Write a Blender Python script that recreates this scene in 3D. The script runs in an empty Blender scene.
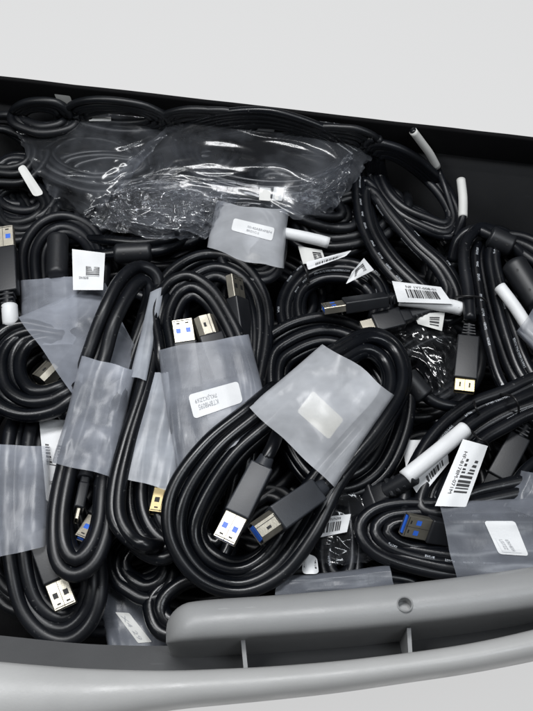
import bpy, bmesh, math, random
from mathutils import Vector, Matrix, noise
from mathutils.bvhtree import BVHTree
random.seed(7)
PI = math.pi
scn = bpy.context.scene
col = scn.collection
S = 0.001                                    # everything below is written in millimetres

# ------------------------------------------------------------------ camera model
F = 900.0; W0, H0 = 533.0, 711.0
CAM = Vector((0, -225, 389.7))
FW = Vector((0, .5, -.8660254)); UP = Vector((0, .8660254, .5)); RT = Vector((1, 0, 0))
def ray(px, py): return FW*F + RT*(px-W0/2) - UP*(py-H0/2)
def P0(px, py, z):
    d = ray(px, py); return CAM + d*((z-CAM.z)/d.z)
HB = 40.0                                    # height of the bin's back edge
BL_, BR_ = P0(0, 77, HB), P0(533, 138, HB)
wdir = (BR_-BL_); wdir.z = 0; wdir.normalize()
wn = Vector((wdir.y, -wdir.x, 0))            # points into the bin
if wn.y > 0: wn = -wn
def P(px, py, z, m=5.0):
    """A spot of the pile at height z; nothing goes through the bin's back wall."""
    p = P0(px, py, z)
    k = (p-BL_).dot(wn)
    if k < m:
        d = ray(px, py)
        t = (m-(CAM-BL_).dot(wn))/d.dot(wn)
        p = CAM + d*t
    return p

# ------------------------------------------------------------------ materials
def newmat(name):
    m = bpy.data.materials.new(name); m.use_nodes = True
    nt = m.node_tree; b = nt.nodes['Principled BSDF']
    return m, nt, b
def setp(b, **k):
    for n, v in k.items():
        b.inputs[n.replace('_', ' ')].default_value = v
def N(nt, t, **k):
    n = nt.nodes.new(t)
    for a, v in k.items(): setattr(n, a, v)
    return n
def mathn(nt, op, a, b=None, c=None):
    n = N(nt, 'ShaderNodeMath', operation=op)
    for i, v in enumerate((a, b, c)):
        if v is None: continue
        if isinstance(v, (int, float)): n.inputs[i].default_value = v
        else: nt.links.new(v, n.inputs[i])
    return n.outputs[0]
def rampn(nt, fac, stops):
    r = N(nt, 'ShaderNodeValToRGB'); nt.links.new(fac, r.inputs[0])
    e = r.color_ramp.elements
    e[0].position, e[0].color = stops[0][0], stops[0][1]+(1,)
    e[1].position, e[1].color = stops[-1][0], stops[-1][1]+(1,)
    for p, c in stops[1:-1]:
        x = e.new(p); x.color = c+(1,)
    return r.outputs[0]
def objnoise(nt, scale, detail=3, rough=.5, stretch=None):
    tc = N(nt, 'ShaderNodeTexCoord'); n = N(nt, 'ShaderNodeTexNoise')
    n.inputs['Scale'].default_value = scale; n.inputs['Detail'].default_value = detail; n.inputs['Roughness'].default_value = rough
    if stretch:
        mp = N(nt, 'ShaderNodeMapping'); mp.inputs['Scale'].default_value = stretch
        nt.links.new(tc.outputs['Object'], mp.inputs[0]); nt.links.new(mp.outputs[0], n.inputs[0])
    else: nt.links.new(tc.outputs['Object'], n.inputs[0])
    return n.outputs[0]
def bump(nt, b, h, strength, dist):
    bm = N(nt, 'ShaderNodeBump'); bm.inputs['Strength'].default_value = strength; bm.inputs['Distance'].default_value = dist
    nt.links.new(h, bm.inputs['Height']); nt.links.new(bm.outputs[0], b.inputs['Normal'])

def cable_mat(name, base, printed=False, rough=.36):
    m, nt, b = newmat(name)
    n = objnoise(nt, 60, 3)
    c = rampn(nt, n, [(.3, tuple(x*.7 for x in base)), (.7, tuple(x*1.35 for x in base))])
    r = N(nt, 'ShaderNodeMapRange'); nt.links.new(objnoise(nt, 35, 4), r.inputs[0])
    r.inputs[1].default_value = .3; r.inputs[2].default_value = .7; r.inputs[3].default_value = rough-.07; r.inputs[4].default_value = rough+.12
    nt.links.new(r.outputs[0], b.inputs['Roughness'])
    setp(b, Specular_IOR_Level=.42)
    sp_ = mathn(nt, 'MULTIPLY', mathn(nt, 'GREATER_THAN', objnoise(nt, 620, 2), .70), mathn(nt, 'GREATER_THAN', objnoise(nt, 25, 2), .52))
    dm = N(nt, 'ShaderNodeMixRGB'); nt.links.new(mathn(nt, 'MULTIPLY', sp_, .5), dm.inputs[0]); nt.links.new(c, dm.inputs[1]); dm.inputs[2].default_value = (.10, .10, .10, 1); c = dm.outputs[0]
    if printed:
        uv = N(nt, 'ShaderNodeUVMap'); sp = N(nt, 'ShaderNodeSeparateXYZ'); nt.links.new(uv.outputs[0], sp.inputs[0])
        u, v = sp.outputs[0], sp.outputs[1]
        # small printed characters in one line along the jacket
        cell = mathn(nt, 'FLOOR', mathn(nt, 'MULTIPLY', u, 1.15))
        fr = mathn(nt, 'FRACT', mathn(nt, 'MULTIPLY', u, 1.15))
        row = mathn(nt, 'FLOOR', mathn(nt, 'MULTIPLY', v, 70.0))
        sub = mathn(nt, 'FLOOR', mathn(nt, 'MULTIPLY', u, 3.6))
        cb = N(nt, 'ShaderNodeCombineXYZ'); nt.links.new(sub, cb.inputs[0]); nt.links.new(row, cb.inputs[1])
        wh = N(nt, 'ShaderNodeTexWhiteNoise', noise_dimensions='2D'); nt.links.new(cb.outputs[0], wh.inputs['Vector'])
        on = mathn(nt, 'GREATER_THAN', wh.outputs[0], .42)
        gap = mathn(nt, 'LESS_THAN', fr, .78)
        word = N(nt, 'ShaderNodeTexWhiteNoise', noise_dimensions='1D')
        nt.links.new(mathn(nt, 'FLOOR', mathn(nt, 'MULTIPLY', cell, .21)), word.inputs['W'])
        wd = mathn(nt, 'GREATER_THAN', word.outputs[0], .62)
        band = mathn(nt, 'LESS_THAN', mathn(nt, 'ABSOLUTE', mathn(nt, 'SUBTRACT', v, .27)), .036)
        f = mathn(nt, 'MULTIPLY', mathn(nt, 'MULTIPLY', on, gap), mathn(nt, 'MULTIPLY', wd, band))
        f = mathn(nt, 'MULTIPLY', f, .75)
        mx = N(nt, 'ShaderNodeMixRGB'); nt.links.new(f, mx.inputs[0]); nt.links.new(c, mx.inputs[1]); mx.inputs[2].default_value = (.55, .58, .62, 1)
        nt.links.new(mx.outputs[0], b.inputs['Base Color'])
    else: nt.links.new(c, b.inputs['Base Color'])
    bump(nt, b, objnoise(nt, 900, 2), .05, .0004)
    return m
def plain(name, base, rough=.5, metal=0, var=.15, spec=.5, scale=150, bmp=0):
    m, nt, b = newmat(name)
    c = rampn(nt, objnoise(nt, scale, 4), [(.3, tuple(x*(1-var) for x in base)), (.7, tuple(min(1, x*(1+var)) for x in base))])
    nt.links.new(c, b.inputs['Base Color']); setp(b, Roughness=rough, Metallic=metal, Specular_IOR_Level=spec)
    if bmp: bump(nt, b, objnoise(nt, 1400, 3), bmp, .0004)
    return m
def film(name, base, fac0, fac1, rough=.3, spec=.6, scale=45, bmp=.25, seed=0.0):
    m, nt, b = newmat(name)
    out = nt.nodes['Material Output']
    setp(b, Roughness=rough, Specular_IOR_Level=spec)
    n1 = objnoise(nt, scale, 4, .6, (1, 1.6, .6))
    c = rampn(nt, n1, [(.3, tuple(x*.86 for x in base)), (.7, tuple(min(1, x*1.12) for x in base))])
    nt.links.new(c, b.inputs['Base Color'])
    h = mathn(nt, 'ADD', objnoise(nt, scale*3.2, 4, .55, (1.8, .55, 1)), mathn(nt, 'MULTIPLY', objnoise(nt, 1500, 2), .03))
    bump(nt, b, h, bmp, .0016)
    tr = N(nt, 'ShaderNodeBsdfTransparent'); mix = N(nt, 'ShaderNodeMixShader')
    fr = N(nt, 'ShaderNodeLayerWeight'); fr.inputs[0].default_value = .35
    mr = N(nt, 'ShaderNodeMapRange'); nt.links.new(n1, mr.inputs[0])
    mr.inputs[1].default_value = .3; mr.inputs[2].default_value = .7; mr.inputs[3].default_value = fac0; mr.inputs[4].default_value = fac1
    f = mathn(nt, 'MINIMUM', mathn(nt, 'ADD', mr.outputs[0], mathn(nt, 'MULTIPLY', fr.outputs['Facing'], .35)), .97)
    nt.links.new(f, mix.inputs[0]); nt.links.new(tr.outputs[0], mix.inputs[1]); nt.links.new(b.outputs[0], mix.inputs[2])
    nt.links.new(mix.outputs[0], out.inputs['Surface'])
    return m

M = {}
M['cable'] = cable_mat('black_cable', (.0028, .0035, .0052), rough=.27)
M['cable2'] = cable_mat('matt_black_cable', (.0042, .005, .0072), rough=.34)
M['print'] = cable_mat('printed_black_cable', (.0036, .0043, .0062), printed=True, rough=.29)
M['deep'] = cable_mat('deep_black_cable', (.005, .0058, .0075), rough=.36)
M['body'] = plain('plug_black', (.009, .010, .0125), .42, bmp=.07)
M['bodyg'] = plain('plug_grey', (.024, .027, .033), .42, bmp=.07)
M['ferrite'] = plain('ferrite_black', (.010, .011, .0135), .45, bmp=.07)
M['steel'] = plain('plug_steel', (.47, .44, .37), .42, 1, .22, scale=110, bmp=.12)
M['gold'] = plain('plug_gold', (.62, .50, .27), .38, 1, .08, scale=300)
M['blue'] = plain('blue_plastic', (.03, .14, .66), .4)
M['dark'] = plain('dark_recess', (.012, .012, .013), .6)
M['paper'] = plain('white_paper', (.74, .75, .76), .5, var=.07, scale=60, bmp=.2)
M['paper2'] = plain('dim_paper', (.62, .62, .60), .55, var=.06, scale=60)
M['paper_warm'] = plain('warm_paper', (.62, .60, .52), .8, var=.05, spec=.1, scale=60)
M['ink'] = plain('black_ink', (.03, .03, .032), .6)
M['greyink'] = plain('grey_ink', (.38, .39, .41), .6)
M['film'] = film('frosted_film', (.40, .425, .485), .28, .50, bmp=.16, scale=26)
M['film_mid'] = film('pale_frosted_film', (.50, .53, .585), .36, .60, bmp=.15, scale=24)
M['film_bright'] = film('bright_frosted_film', (.66, .68, .72), .34, .50, bmp=.12, scale=22)
M['film_dark'] = film('grey_film', (.21, .225, .26), .42, .62, bmp=.15, scale=26)
def clear_film(name, f0, f1, rough, haze):
    m, nt, b = newmat(name); out = nt.nodes['Material Output']; nt.nodes.remove(b)
    gl = N(nt, 'ShaderNodeBsdfGlossy'); gl.inputs['Roughness'].default_value = rough; gl.inputs['Color'].default_value = (1, 1, 1, 1)
    df = N(nt, 'ShaderNodeBsdfDiffuse'); df.inputs[0].default_value = (.30, .32, .36, 1)
    tr = N(nt, 'ShaderNodeBsdfTransparent'); tr.inputs[0].default_value = (.93, .94, .96, 1)
    lw = N(nt, 'ShaderNodeLayerWeight'); lw.inputs[0].default_value = .3
    bm = N(nt, 'ShaderNodeBump'); bm.inputs['Strength'].default_value = .55; bm.inputs['Distance'].default_value = .0008
    nt.links.new(objnoise(nt, 55, 5, .6, (1, .5, 1)), bm.inputs['Height'])
    for x in (gl, df, lw): nt.links.new(bm.outputs[0], x.inputs['Normal'])
    mr = N(nt, 'ShaderNodeMapRange'); nt.links.new(lw.outputs['Facing'], mr.inputs[0]); mr.inputs[3].default_value = f0; mr.inputs[4].default_value = f1
    hz = N(nt, 'ShaderNodeMapRange'); nt.links.new(objnoise(nt, 30, 4), hz.inputs[0]); hz.inputs[1].default_value = .42; hz.inputs[2].default_value = .72; hz.inputs[3].default_value = haze*.25; hz.inputs[4].default_value = haze*1.7
    m1 = N(nt, 'ShaderNodeMixShader'); nt.links.new(hz.outputs[0], m1.inputs[0]); nt.links.new(tr.outputs[0], m1.inputs[1]); nt.links.new(df.outputs[0], m1.inputs[2])
    m2 = N(nt, 'ShaderNodeMixShader'); nt.links.new(mr.outputs[0], m2.inputs[0]); nt.links.new(m1.outputs[0], m2.inputs[1]); nt.links.new(gl.outputs[0], m2.inputs[2])
    nt.links.new(m2.outputs[0], out.inputs['Surface']); return m
M['clear'] = clear_film('clear_bag', .014, .42, .17, .12)
M['clear_shiny'] = clear_film('shiny_clear_bag', .13, .55, .2, .16)
M['clear_dark'] = clear_film('dark_bag', .05, .35, .15, .03)
M['tie'] = plain('black_tie', (.01, .01, .011), .4)

# bin plastic: mid grey moulded plastic with fine grain and soft mottling
def bin_mat(name, base, rough):
    m, nt, b = newmat(name)
    c = rampn(nt, objnoise(nt, 14, 6, .6), [(.3, tuple(x*.88 for x in base)), (.7, tuple(x*1.1 for x in base))])
    # scattered scuffs and dust
    sc = mathn(nt, 'MULTIPLY', mathn(nt, 'GREATER_THAN', objnoise(nt, 260, 4, .6, (.25, 1.6, 1)), .66), mathn(nt, 'GREATER_THAN', objnoise(nt, 22, 3), .54))
    mx = N(nt, 'ShaderNodeMixRGB'); nt.links.new(mathn(nt, 'MULTIPLY', sc, .22), mx.inputs[0]); nt.links.new(c, mx.inputs[1]); mx.inputs[2].default_value = tuple(min(1, x*1.7) for x in base)+(1,); c = mx.outputs[0]
    rr = N(nt, 'ShaderNodeMapRange'); nt.links.new(objnoise(nt, 40, 5, .65), rr.inputs[0]); rr.inputs[1].default_value = .3; rr.inputs[2].default_value = .7; rr.inputs[3].default_value = rough-.06; rr.inputs[4].default_value = rough+.14
    nt.links.new(rr.outputs[0], b.inputs['Roughness'])
    nt.links.new(c, b.inputs['Base Color']); setp(b, Specular_IOR_Level=.45 if base[0] > .01 else .1)
    bump(nt, b, mathn(nt, 'ADD', objnoise(nt, 1100, 3), mathn(nt, 'MULTIPLY', objnoise(nt, 60, 3), 1.2)), .10, .0005)
    return m
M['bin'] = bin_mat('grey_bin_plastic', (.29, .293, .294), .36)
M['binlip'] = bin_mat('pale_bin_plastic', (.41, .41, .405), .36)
M['bindark'] = bin_mat('shaded_bin_plastic', (.12, .122, .125), .5)  # darker copy: shade on the ledge and channel put into the colour
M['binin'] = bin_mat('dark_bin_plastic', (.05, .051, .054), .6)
M['binblack'] = bin_mat('shade_black_bin_plastic', (.004, .004, .0045), .7)  # near-black copy: shade inside the back of the bin put into the colour

# ------------------------------------------------------------------ mesh helpers
def link(name, me, mat, parent, smooth=True):
    o = bpy.data.objects.new(name, me); col.objects.link(o)
    if mat: me.materials.append(mat)
    if smooth:
        me.polygons.foreach_set('use_smooth', [True]*len(me.polygons))
    if parent: o.parent = parent
    return o
def base_of(parent):
    while parent is not None and parent.parent is not None: parent = parent.parent
    return Vector(parent['_o']) if parent is not None and '_o' in parent else Vector((0, 0, 0))
ORIG = {}
def mk(name, verts, faces, mat, parent=None, smooth=True, uvs=None):
    top = parent
    while top is not None and top.parent is not None: top = top.parent
    o0 = ORIG.get(top.name, Vector((0, 0, 0))) if top else Vector((0, 0, 0))
    me = bpy.data.meshes.new(name)
    me.from_pydata([((v[0]-o0.x)*S, (v[1]-o0.y)*S, (v[2]-o0.z)*S) for v in verts], [], faces)
    if uvs:
        l = me.uv_layers.new(name='UVMap')
        me.update()
        d = [c for p in me.polygons for li in p.loop_indices for c in uvs[li]]
        l.data.foreach_set('uv', d)
    me.update()
    return link(name, me, mat, parent, smooth)
def thing(name, label, cat, px, py, z, group=None):
    o = bpy.data.objects.new(name, None); col.objects.link(o)
    p = P(px, py, z); o.location = p*S; o.empty_display_size = .01
    ORIG[o.name] = p
    tag(o, label, cat, group); return o
def tag(o, label=None, cat=None, group=None, kind=None):
    if label: o['label'] = label
    if cat: o['category'] = cat
    if group: o['group'] = group
    if kind: o['kind'] = kind
    return o

def cat(pts, closed, sub=10):
    n = len(pts); out = []
    rng = n if closed else n-1
    for i in range(rng):
        p = [pts[(i+k) % n] if closed else pts[min(max(i+k, 0), n-1)] for k in (-1, 0, 1, 2)]
        for s in range(sub):
            t = s/sub
            out.append(tuple(.5*((2*b)+(-a+c)*t+(2*a-5*b+4*c-d)*t*t+(-a+3*b-3*c+d)*t**3) for a, b, c, d in zip(*p)))
    if not closed: out.append(tuple(pts[-1]))
    return out
def resample(pts, step):
    out = [pts[0]]; acc = 0
    for a, b in zip(pts, pts[1:]):
        L = (b-a).length
        while acc+L >= step:
            t = (step-acc)/L if L else 1
            a = a.lerp(b, t); out.append(a); L = (b-a).length; acc = 0
        acc += L
    if (out[-1]-pts[-1]).length > .2: out.append(pts[-1])
    return out
def tube_data(path, r, ns=12, off=0.0, twist=.0012):
    V, Fc, UV = [], [], []
    n = len(path); u = 0
    us = []
    for i, p in enumerate(path):
        if i: u += (p-path[i-1]).length
        us.append(u)
        t = (path[min(i+1, n-1)]-path[max(i-1, 0)]).normalized()
        a = Vector((0, 0, 1)); a = a-t*a.dot(t)
        if a.length < .05: a = Vector((0, 1, 0))-t*t.y
        a.normalize(); b = t.cross(a)
        rr = r(i/(n-1)) if callable(r) else r
        for k in range(ns):
            an = 2*PI*k/ns
            V.append(p+b*(math.cos(an)*rr)+a*(math.sin(an)*rr))
    for i in range(n-1):
        for k in range(ns):
            k2 = (k+1) % ns
            Fc.append((i*ns+k, i*ns+k2, (i+1)*ns+k2, (i+1)*ns+k))
            w0, w1 = us[i]*twist+off, us[i+1]*twist+off
            f = lambda x: x - math.floor((k/ns+x-k/ns)) if False else x
            m0 = (k/ns+w0) % 1.0; m1 = (k/ns+w1) % 1.0
            if m1 < m0-.5: m1 += 1
            UV += [(us[i], m0), (us[i], m0+1/ns), (us[i+1], m1+1/ns), (us[i+1], m1)]
    Fc.append(tuple(range(ns))[::-1]); UV += [(0, 0)]*ns
    Fc.append(tuple((n-1)*ns+k for k in range(ns))); UV += [(0, 0)]*ns
    return V, Fc, UV
def tube(name, path, r, mat, parent, ns=12, step=2.4, off=None, twist=.0012):
    path = resample(path, step)
    V, Fc, UV = tube_data(path, r, ns, random.random() if off is None else off, twist)
    return mk(name, V, Fc, mat, parent, uvs=UV)
def strand(name, ctrl, r, mat, parent, **k):
    c = [tuple(map(float, q)) for q in ctrl]
    return tube(name, [P(x, y, z) for x, y, z in cat(c, False, 12)], r, mat, parent, **k)
def coil(parent, outer, inner, n, z, mat='cable', r=2.95, dz=4.2, name='cable', jit=3.4, tail=None, start=0.0):
    if r < 3.04: r *= .93
    """One cable wound n times between an outer and an inner closed course."""
    def full(c): return [(float(q[0]), float(q[1]), float(z if len(q) < 3 else q[2])) for q in c]
    A, B = cat(full(outer), True, 10), cat(full(inner), True, 10)
    L = len(A); pts = []
    sd = random.random()*100
    tot = int(L*n)
    order = list(range(n)); 
    for i in range(tot+1):
        t = i/L; j = (i+int((start-.045)*L)) % L
        w = min(1, t/max(1, n-1)) if n > 1 else 0
        w += .12*noise.noise((t*1.1, sd, 0))
        w = min(1.05, max(-.05, w))
        a, b = A[j], B[j]
        x = a[0]*(1-w)+b[0]*w+jit*noise.noise((t*2.3, sd, 3)); y = a[1]*(1-w)+b[1]*w+jit*noise.noise((t*2.3, sd, 9))
        e_ = min(i, tot-i)/max(5, L*.045)
        dip = 0 if e_ >= 1 else (1-e_)**2*14
        zz = -dip + a[2]*(1-w)+b[2]*w + dz*.5*math.cos(PI*t) + 1.5*noise.noise((t*3, sd, 5))
        pts.append(P(x, y, zz, 5+r))
    if tail:
        last = pts[-1]; 
        for q in cat([tuple(map(float, q)) for q in tail], False, 8): pts.append(P(*q))
    return tube(name, pts, r, M[mat], parent)
def clear(cy, cx, rx, ry, z):
    while any((P0(cx+dx, cy-ry*1.12, z)-BL_).dot(wn) < 9 for dx in (-rx*1.1, 0, rx*1.1)): cy += 4
    return cy
def ell(cx, cy, rx, ry, rot=0, n=12, z=None, wob=.07):
    c, s = math.cos(rot), math.sin(rot); out = []
    for k in range(n):
        a = 2*PI*k/n; f = 1+random.uniform(-wob, wob)
        x, y = rx*math.cos(a)*f, ry*math.sin(a)*f
        q = (cx+x*c-y*s, cy+x*s+y*c)
        out.append(q if z is None else q+(z,))
    return out

def sleeve(parent, e1, e2, z, h, mat='film', nu=44, nv=26, wr=.9, ends=2.5, name='sleeve', ridge=.5, rf=5, sq=.55, lift=0, crease=0):
    """A flattened film tube; e1, e2 are its two open ends (pixel pairs), z the height of its top."""
    sd = random.random()*50
    V, Fc = [], []
    z4 = z if isinstance(z, tuple) else (z, z, z, z)
    (a1, b1), (a2, b2) = e1, e2
    for j in range(nv+1):
        v = j/nv
        for i in range(nu):
            an = 2*PI*i/nu
            cs, sn = math.cos(an), math.sin(an)
            x = .5+.5*math.copysign(abs(cs)**.75, cs)
            g = math.copysign(abs(sn)**sq, sn)
            v2 = v
            ex = ends*noise.noise((x*2.5, sd, 0 if v < .5 else 7))*abs(2*v-1)**2
            ax, ay = a1[0]+(b1[0]-a1[0])*x, a1[1]+(b1[1]-a1[1])*x
            bx, by = a2[0]+(b2[0]-a2[0])*x, a2[1]+(b2[1]-a2[1])*x
            L = math.hypot(bx-ax, by-ay) or 1
            px, py = ax+(bx-ax)*v2, ay+(by-ay)*v2
            k = 1 if v > .5 else -1
            px += (bx-ax)/L*ex*k; py += (by-ay)/L*ex*k
            # sides are never ruler straight
            side = (x-.5)*2
            wx = 1.6*noise.noise((v*2.2, sd+11, side*.5))
            px += wx*(b1[0]-a1[0])/max(1, math.hypot(b1[0]-a1[0], b1[1]-a1[1])); py += wx*(b1[1]-a1[1])/max(1, math.hypot(b1[0]-a1[0], b1[1]-a1[1]))
            zt = (z4[0]*(1-x)+z4[1]*x)*(1-v)+(z4[2]*(1-x)+z4[3]*x)*v
            zz = zt-h*(1-g)
            if sn > 0:
                q = sn**.5
                zz += q*(wr*noise.noise((x*3.2, v*3.2, sd))*1.6 + wr*.8*noise.noise((x*9, v*3, sd+5))
                         + ridge*math.sin(x*rf*2*PI+sd+1.5*noise.noise((v*1.5, sd, 2))) + lift*abs(2*v-1)**3)
            if crease:
                c1 = 1-abs(2.2*noise.noise((x*3.5+sd, v*5, 1+.3*sn))); c2 = 1-abs(2.2*noise.noise((x*8+sd, v*7+x*4, 5)))
                c3 = 1-abs(2.2*noise.noise((x*19+sd, v*13-x*9, 8)))
                zz += crease*(c1*1.2+c2*.6+c3*.3-1.2)
            V.append(P(px, py, zz, 3))
    for j in range(nv):
        for i in range(nu):
            i2 = (i+1) % nu
            Fc.append((j*nu+i, j*nu+i2, (j+1)*nu+i2, (j+1)*nu+i))
    o = mk(name, V, Fc, M[mat], parent)
    o['_b'] = 0
    BV[o.name] = BVHTree.FromPolygons(V, Fc)
    return o
def sheet(parent, grid, mat, crease=2.5, nu=90, nv=70, name='film', drift=2.0, z0=0, streak=(3, 7)):
    """a loose sheet of film through a grid of (px,py,height) points, with sharp folds"""
    sd = random.random()*60
    rowsC = [cat([tuple(map(float, q)) for q in row], False, max(2, nu//(len(row)-1))) for row in grid]
    n = len(rowsC[0]); cols = [cat([rc[i] for rc in rowsC], False, max(2, nv//(len(grid)-1))) for i in range(n)]
    m = len(cols[0]); V, Fc = [], []
    for i in range(n):
        for j in range(m):
            x, y, z = cols[i][j]; u, v = i/(n-1), j/(m-1)
            a, b = streak
            q = (u*a+v*b*.4+sd, v*b-u*a*.5, 1)
            w1 = 1-abs(2.4*noise.noise(q)); w2 = 1-abs(2.4*noise.noise((u*a*2.3+sd, v*b*2-u*a, 4))); w3 = 1-abs(2.4*noise.noise((u*a*5-v*6, v*b*4+sd, 7)))
            hz = crease*(1.1*w1+.6*w2+.32*w3-1.0)
            e = min(u, 1-u, v, 1-v)
            dx = drift*2.2*noise.noise((u*5, v*5, sd)); dy = drift*2.2*noise.noise((u*5, v*5, sd+9))
            if e < .02: dx += drift*1.2*noise.noise((u*19, v*19, sd)); dy += drift*1.2*noise.noise((u*19, v*19, sd+3))
            q_ = P(x+dx, y+dy, z+z0+hz, 2)
            if q_.z > 36.5: q_.z = 36.5-.1*(q_.z-36.5)
            V.append(q_)
    for i in range(n-1):
        for j in range(m-1): Fc.append((i*m+j, (i+1)*m+j, (i+1)*m+j+1, i*m+j+1))
    return mk(name, V, Fc, M[mat], parent)
BV = {}
def hit(o, px, py, off):
    d = ray(px, py).normalized()
    h = BV[o.name].ray_cast(CAM, d)
    if h[0] is None:
        return None
    return h[0]-d*off

TXT = {}
def textdata(s):
    if s in TXT: return TXT[s]
    cu = bpy.data.curves.new('t', 'FONT'); cu.body = s; cu.resolution_u = 2
    o = bpy.data.objects.new('t', cu); col.objects.link(o)
    dg = bpy.context.evaluated_depsgraph_get(); dg.update()
    me = bpy.data.meshes.new_from_object(o.evaluated_get(dg))
    vs = [v.co.copy() for v in me.vertices]; fs = [tuple(p.vertices) for p in me.polygons]
    x0 = min(v.x for v in vs); x1 = max(v.x for v in vs); y0 = min(v.y for v in vs); y1 = max(v.y for v in vs)
    vs = [((v.x-x0)/(x1-x0), (v.y-y0)/(y1-y0)) for v in vs]
    bpy.data.objects.remove(o); bpy.data.curves.remove(cu); bpy.data.meshes.remove(me)
    TXT[s] = (vs, fs); return TXT[s]
def bars_uv(u0, v0, u1, v1, n, rng):
    """bar pattern inside a uv box, bars run along v"""
    V, Fc = [], []; x = u0; w = (u1-u0)/n
    while x < u1-w:
        bw = w*rng.choice((.45, .7, 1.0, 1.5)); x2 = min(u1, x+bw); k = len(V)
        V += [(x, v0), (x2, v0), (x2, v1), (x, v1)]; Fc.append((k, k+1, k+2, k+3))
        x = x2+w*rng.choice((.5, .7, 1.1))
    return V, Fc

def decal(parent, q, mapf, texts=(), bars=(), paper='paper', name='sticker', corner=.12, nu=14, nv=16, ink='ink'):
    """White label with lettering and bar code. q: 4 px corners (u0v1,u1v1,u1v0,u0v0) = TL,TR,BR,BL as read."""
    TL, TR, BR, BL = q
    def pix(u, v):
        ax, ay = BL[0]+(BR[0]-BL[0])*u, BL[1]+(BR[1]-BL[1])*u
        bx, by = TL[0]+(TR[0]-TL[0])*u, TL[1]+(TR[1]-TL[1])*u
        return ax+(bx-ax)*v, ay+(by-ay)*v
    asp = math.dist(BL, BR)/max(1, math.dist(BL, TL))
    V, Fc = [], []
    for j in range(nv+1):
        v = .5-.5*math.cos(PI*j/nv)
        vv = min(v, 1-v); rc = corner
        ins = 0
        if rc and vv < rc: ins = (rc-math.sqrt(max(0, rc*rc-(rc-vv)**2)))/asp
        for i in range(nu+1):
            u = ins+(1-2*ins)*i/nu
            V.append(mapf(*pix(u, v), .35, u, v))
    for j in range(nv):
        for i in range(nu):
            k = j*(nu+1)+i; Fc.append((k, k+1, k+nu+2, k+nu+1))
    st = mk(name, V, Fc, M[paper], parent)
    lay = []
    for s, bx_ in texts:
        u0, v0, u1, v1 = bx_[:4]; nm_rot = len(bx_) > 4
        vs, fs = textdata(s)
        lay.append(('lettering', [(u0+(u1-u0)*b, v1-(v1-v0)*a) for a, b in vs] if nm_rot else [(u0+(u1-u0)*a, v0+(v1-v0)*b) for a, b in vs], fs))
    rng = random.Random(len(V)+int(TL[0]))
    for (u0, v0, u1, v1, n, rot) in bars:
        if rot:
            a, f = bars_uv(v0, u0, v1, u1, n, rng); a = [(y, x) for x, y in a]
        else: a, f = bars_uv(u0, v0, u1, v1, n, rng)
        lay.append(('barcode', a, f))
    for nm, a, f in lay:
        mk(nm, [mapf(*pix(u, v), .6, u, v) for u, v in a], f, M['greyink' if (nm == 'lettering' and ink == 'greyink') else 'ink'], st, smooth=False)
    return st
def on_sleeve(sl, zf):
    def f(px, py, off, u, v):
        h = hit(sl, px, py, off)
        return h if h is not None else P(px, py, zf)
    return f
def flat(zs, curl=1.5, sd=0.0):
    """zs = heights at TL,TR,BR,BL; a paper flag with a slight curl"""
    def f(px, py, off, u, v):
        z = (zs[3]*(1-u)+zs[2]*u)*(1-v)+(zs[0]*(1-u)+zs[1]*u)*v
        z += curl*math.sin(PI*u)*(.6+.4*v)+curl*.5*noise.noise((u*2, v*2, sd))
        return P(px, py, z+off*.9)
    return f

# ------------------------------------------------------------------ plugs
def rbox(c, s, bev=.6, taper=1.0, seg=2):
    bm = bmesh.new(); bmesh.ops.create_cube(bm, size=1)
    for v in bm.verts:
        k = taper if v.co.x < 0 else 1
        v.co = Vector((v.co.x*s[0], v.co.y*s[1]*k, v.co.z*s[2]*k))
    if bev: bmesh.ops.bevel(bm, geom=bm.edges[:], offset=bev, segments=seg, profile=.6, affect='EDGES')
    V = [v.co+Vector(c) for v in bm.verts]; bm.verts.index_update()
    Fc = [tuple(v.index for v in f.verts) for f in bm.faces]; bm.free(); return V, Fc
def xcyl(x0, x1, r0, r1, ns=18, sy=1.0, sz=1.0):
    V, Fc = [], []
    for x, r in ((x0, r0*.85), (x0+.4*(1 if x1 > x0 else -1), r0), (x1-.4*(1 if x1 > x0 else -1), r1), (x1, r1*.85)):
        for k in range(ns): V.append(Vector((x, r*sy*math.cos(2*PI*k/ns), r*sz*math.sin(2*PI*k/ns))))
    for i in range(3):
        for k in range(ns): Fc.append((i*ns+k, i*ns+(k+1) % ns, (i+1)*ns+(k+1) % ns, (i+1)*ns+k))
    Fc.append(tuple(range(ns))[::-1]); Fc.append(tuple(3*ns+k for k in range(ns))); return V, Fc
def shellbox(L, w, h, th=.45, ch=.8, top_ch=None):
    """open-fronted metal shell, chamfered outline"""
    tc = ch if top_ch is None else top_ch
    def ring(w, h, c, t):
        return [(-w/2+c, -h/2), (w/2-c, -h/2), (w/2, -h/2+c), (w/2, h/2-t), (w/2-t, h/2), (-w/2+t, h/2), (-w/2, h/2-t), (-w/2, -h/2+c)]
    ro, ri = ring(w, h, ch, tc), ring(w-2*th, h-2*th, ch*.8, tc*.85)
    V = [Vector((x, a, b)) for x in (0, L) for a, b in ro]+[Vector((x, a, b)) for x in (L, L*.25) for a, b in ri]
    Fc = []
    for i in range(3):
        for k in range(8): Fc.append((i*8+k, i*8+(k+1) % 8, (i+1)*8+(k+1) % 8, (i+1)*8+k))
    Fc.append(tuple(range(24, 32)))
    return V, Fc
def join(*ds):
    V, Fc = [], []
    for v, f in ds:
        k = len(V); V += v; Fc += [tuple(i+k for i in g) for g in f]
    return V, Fc
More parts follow.
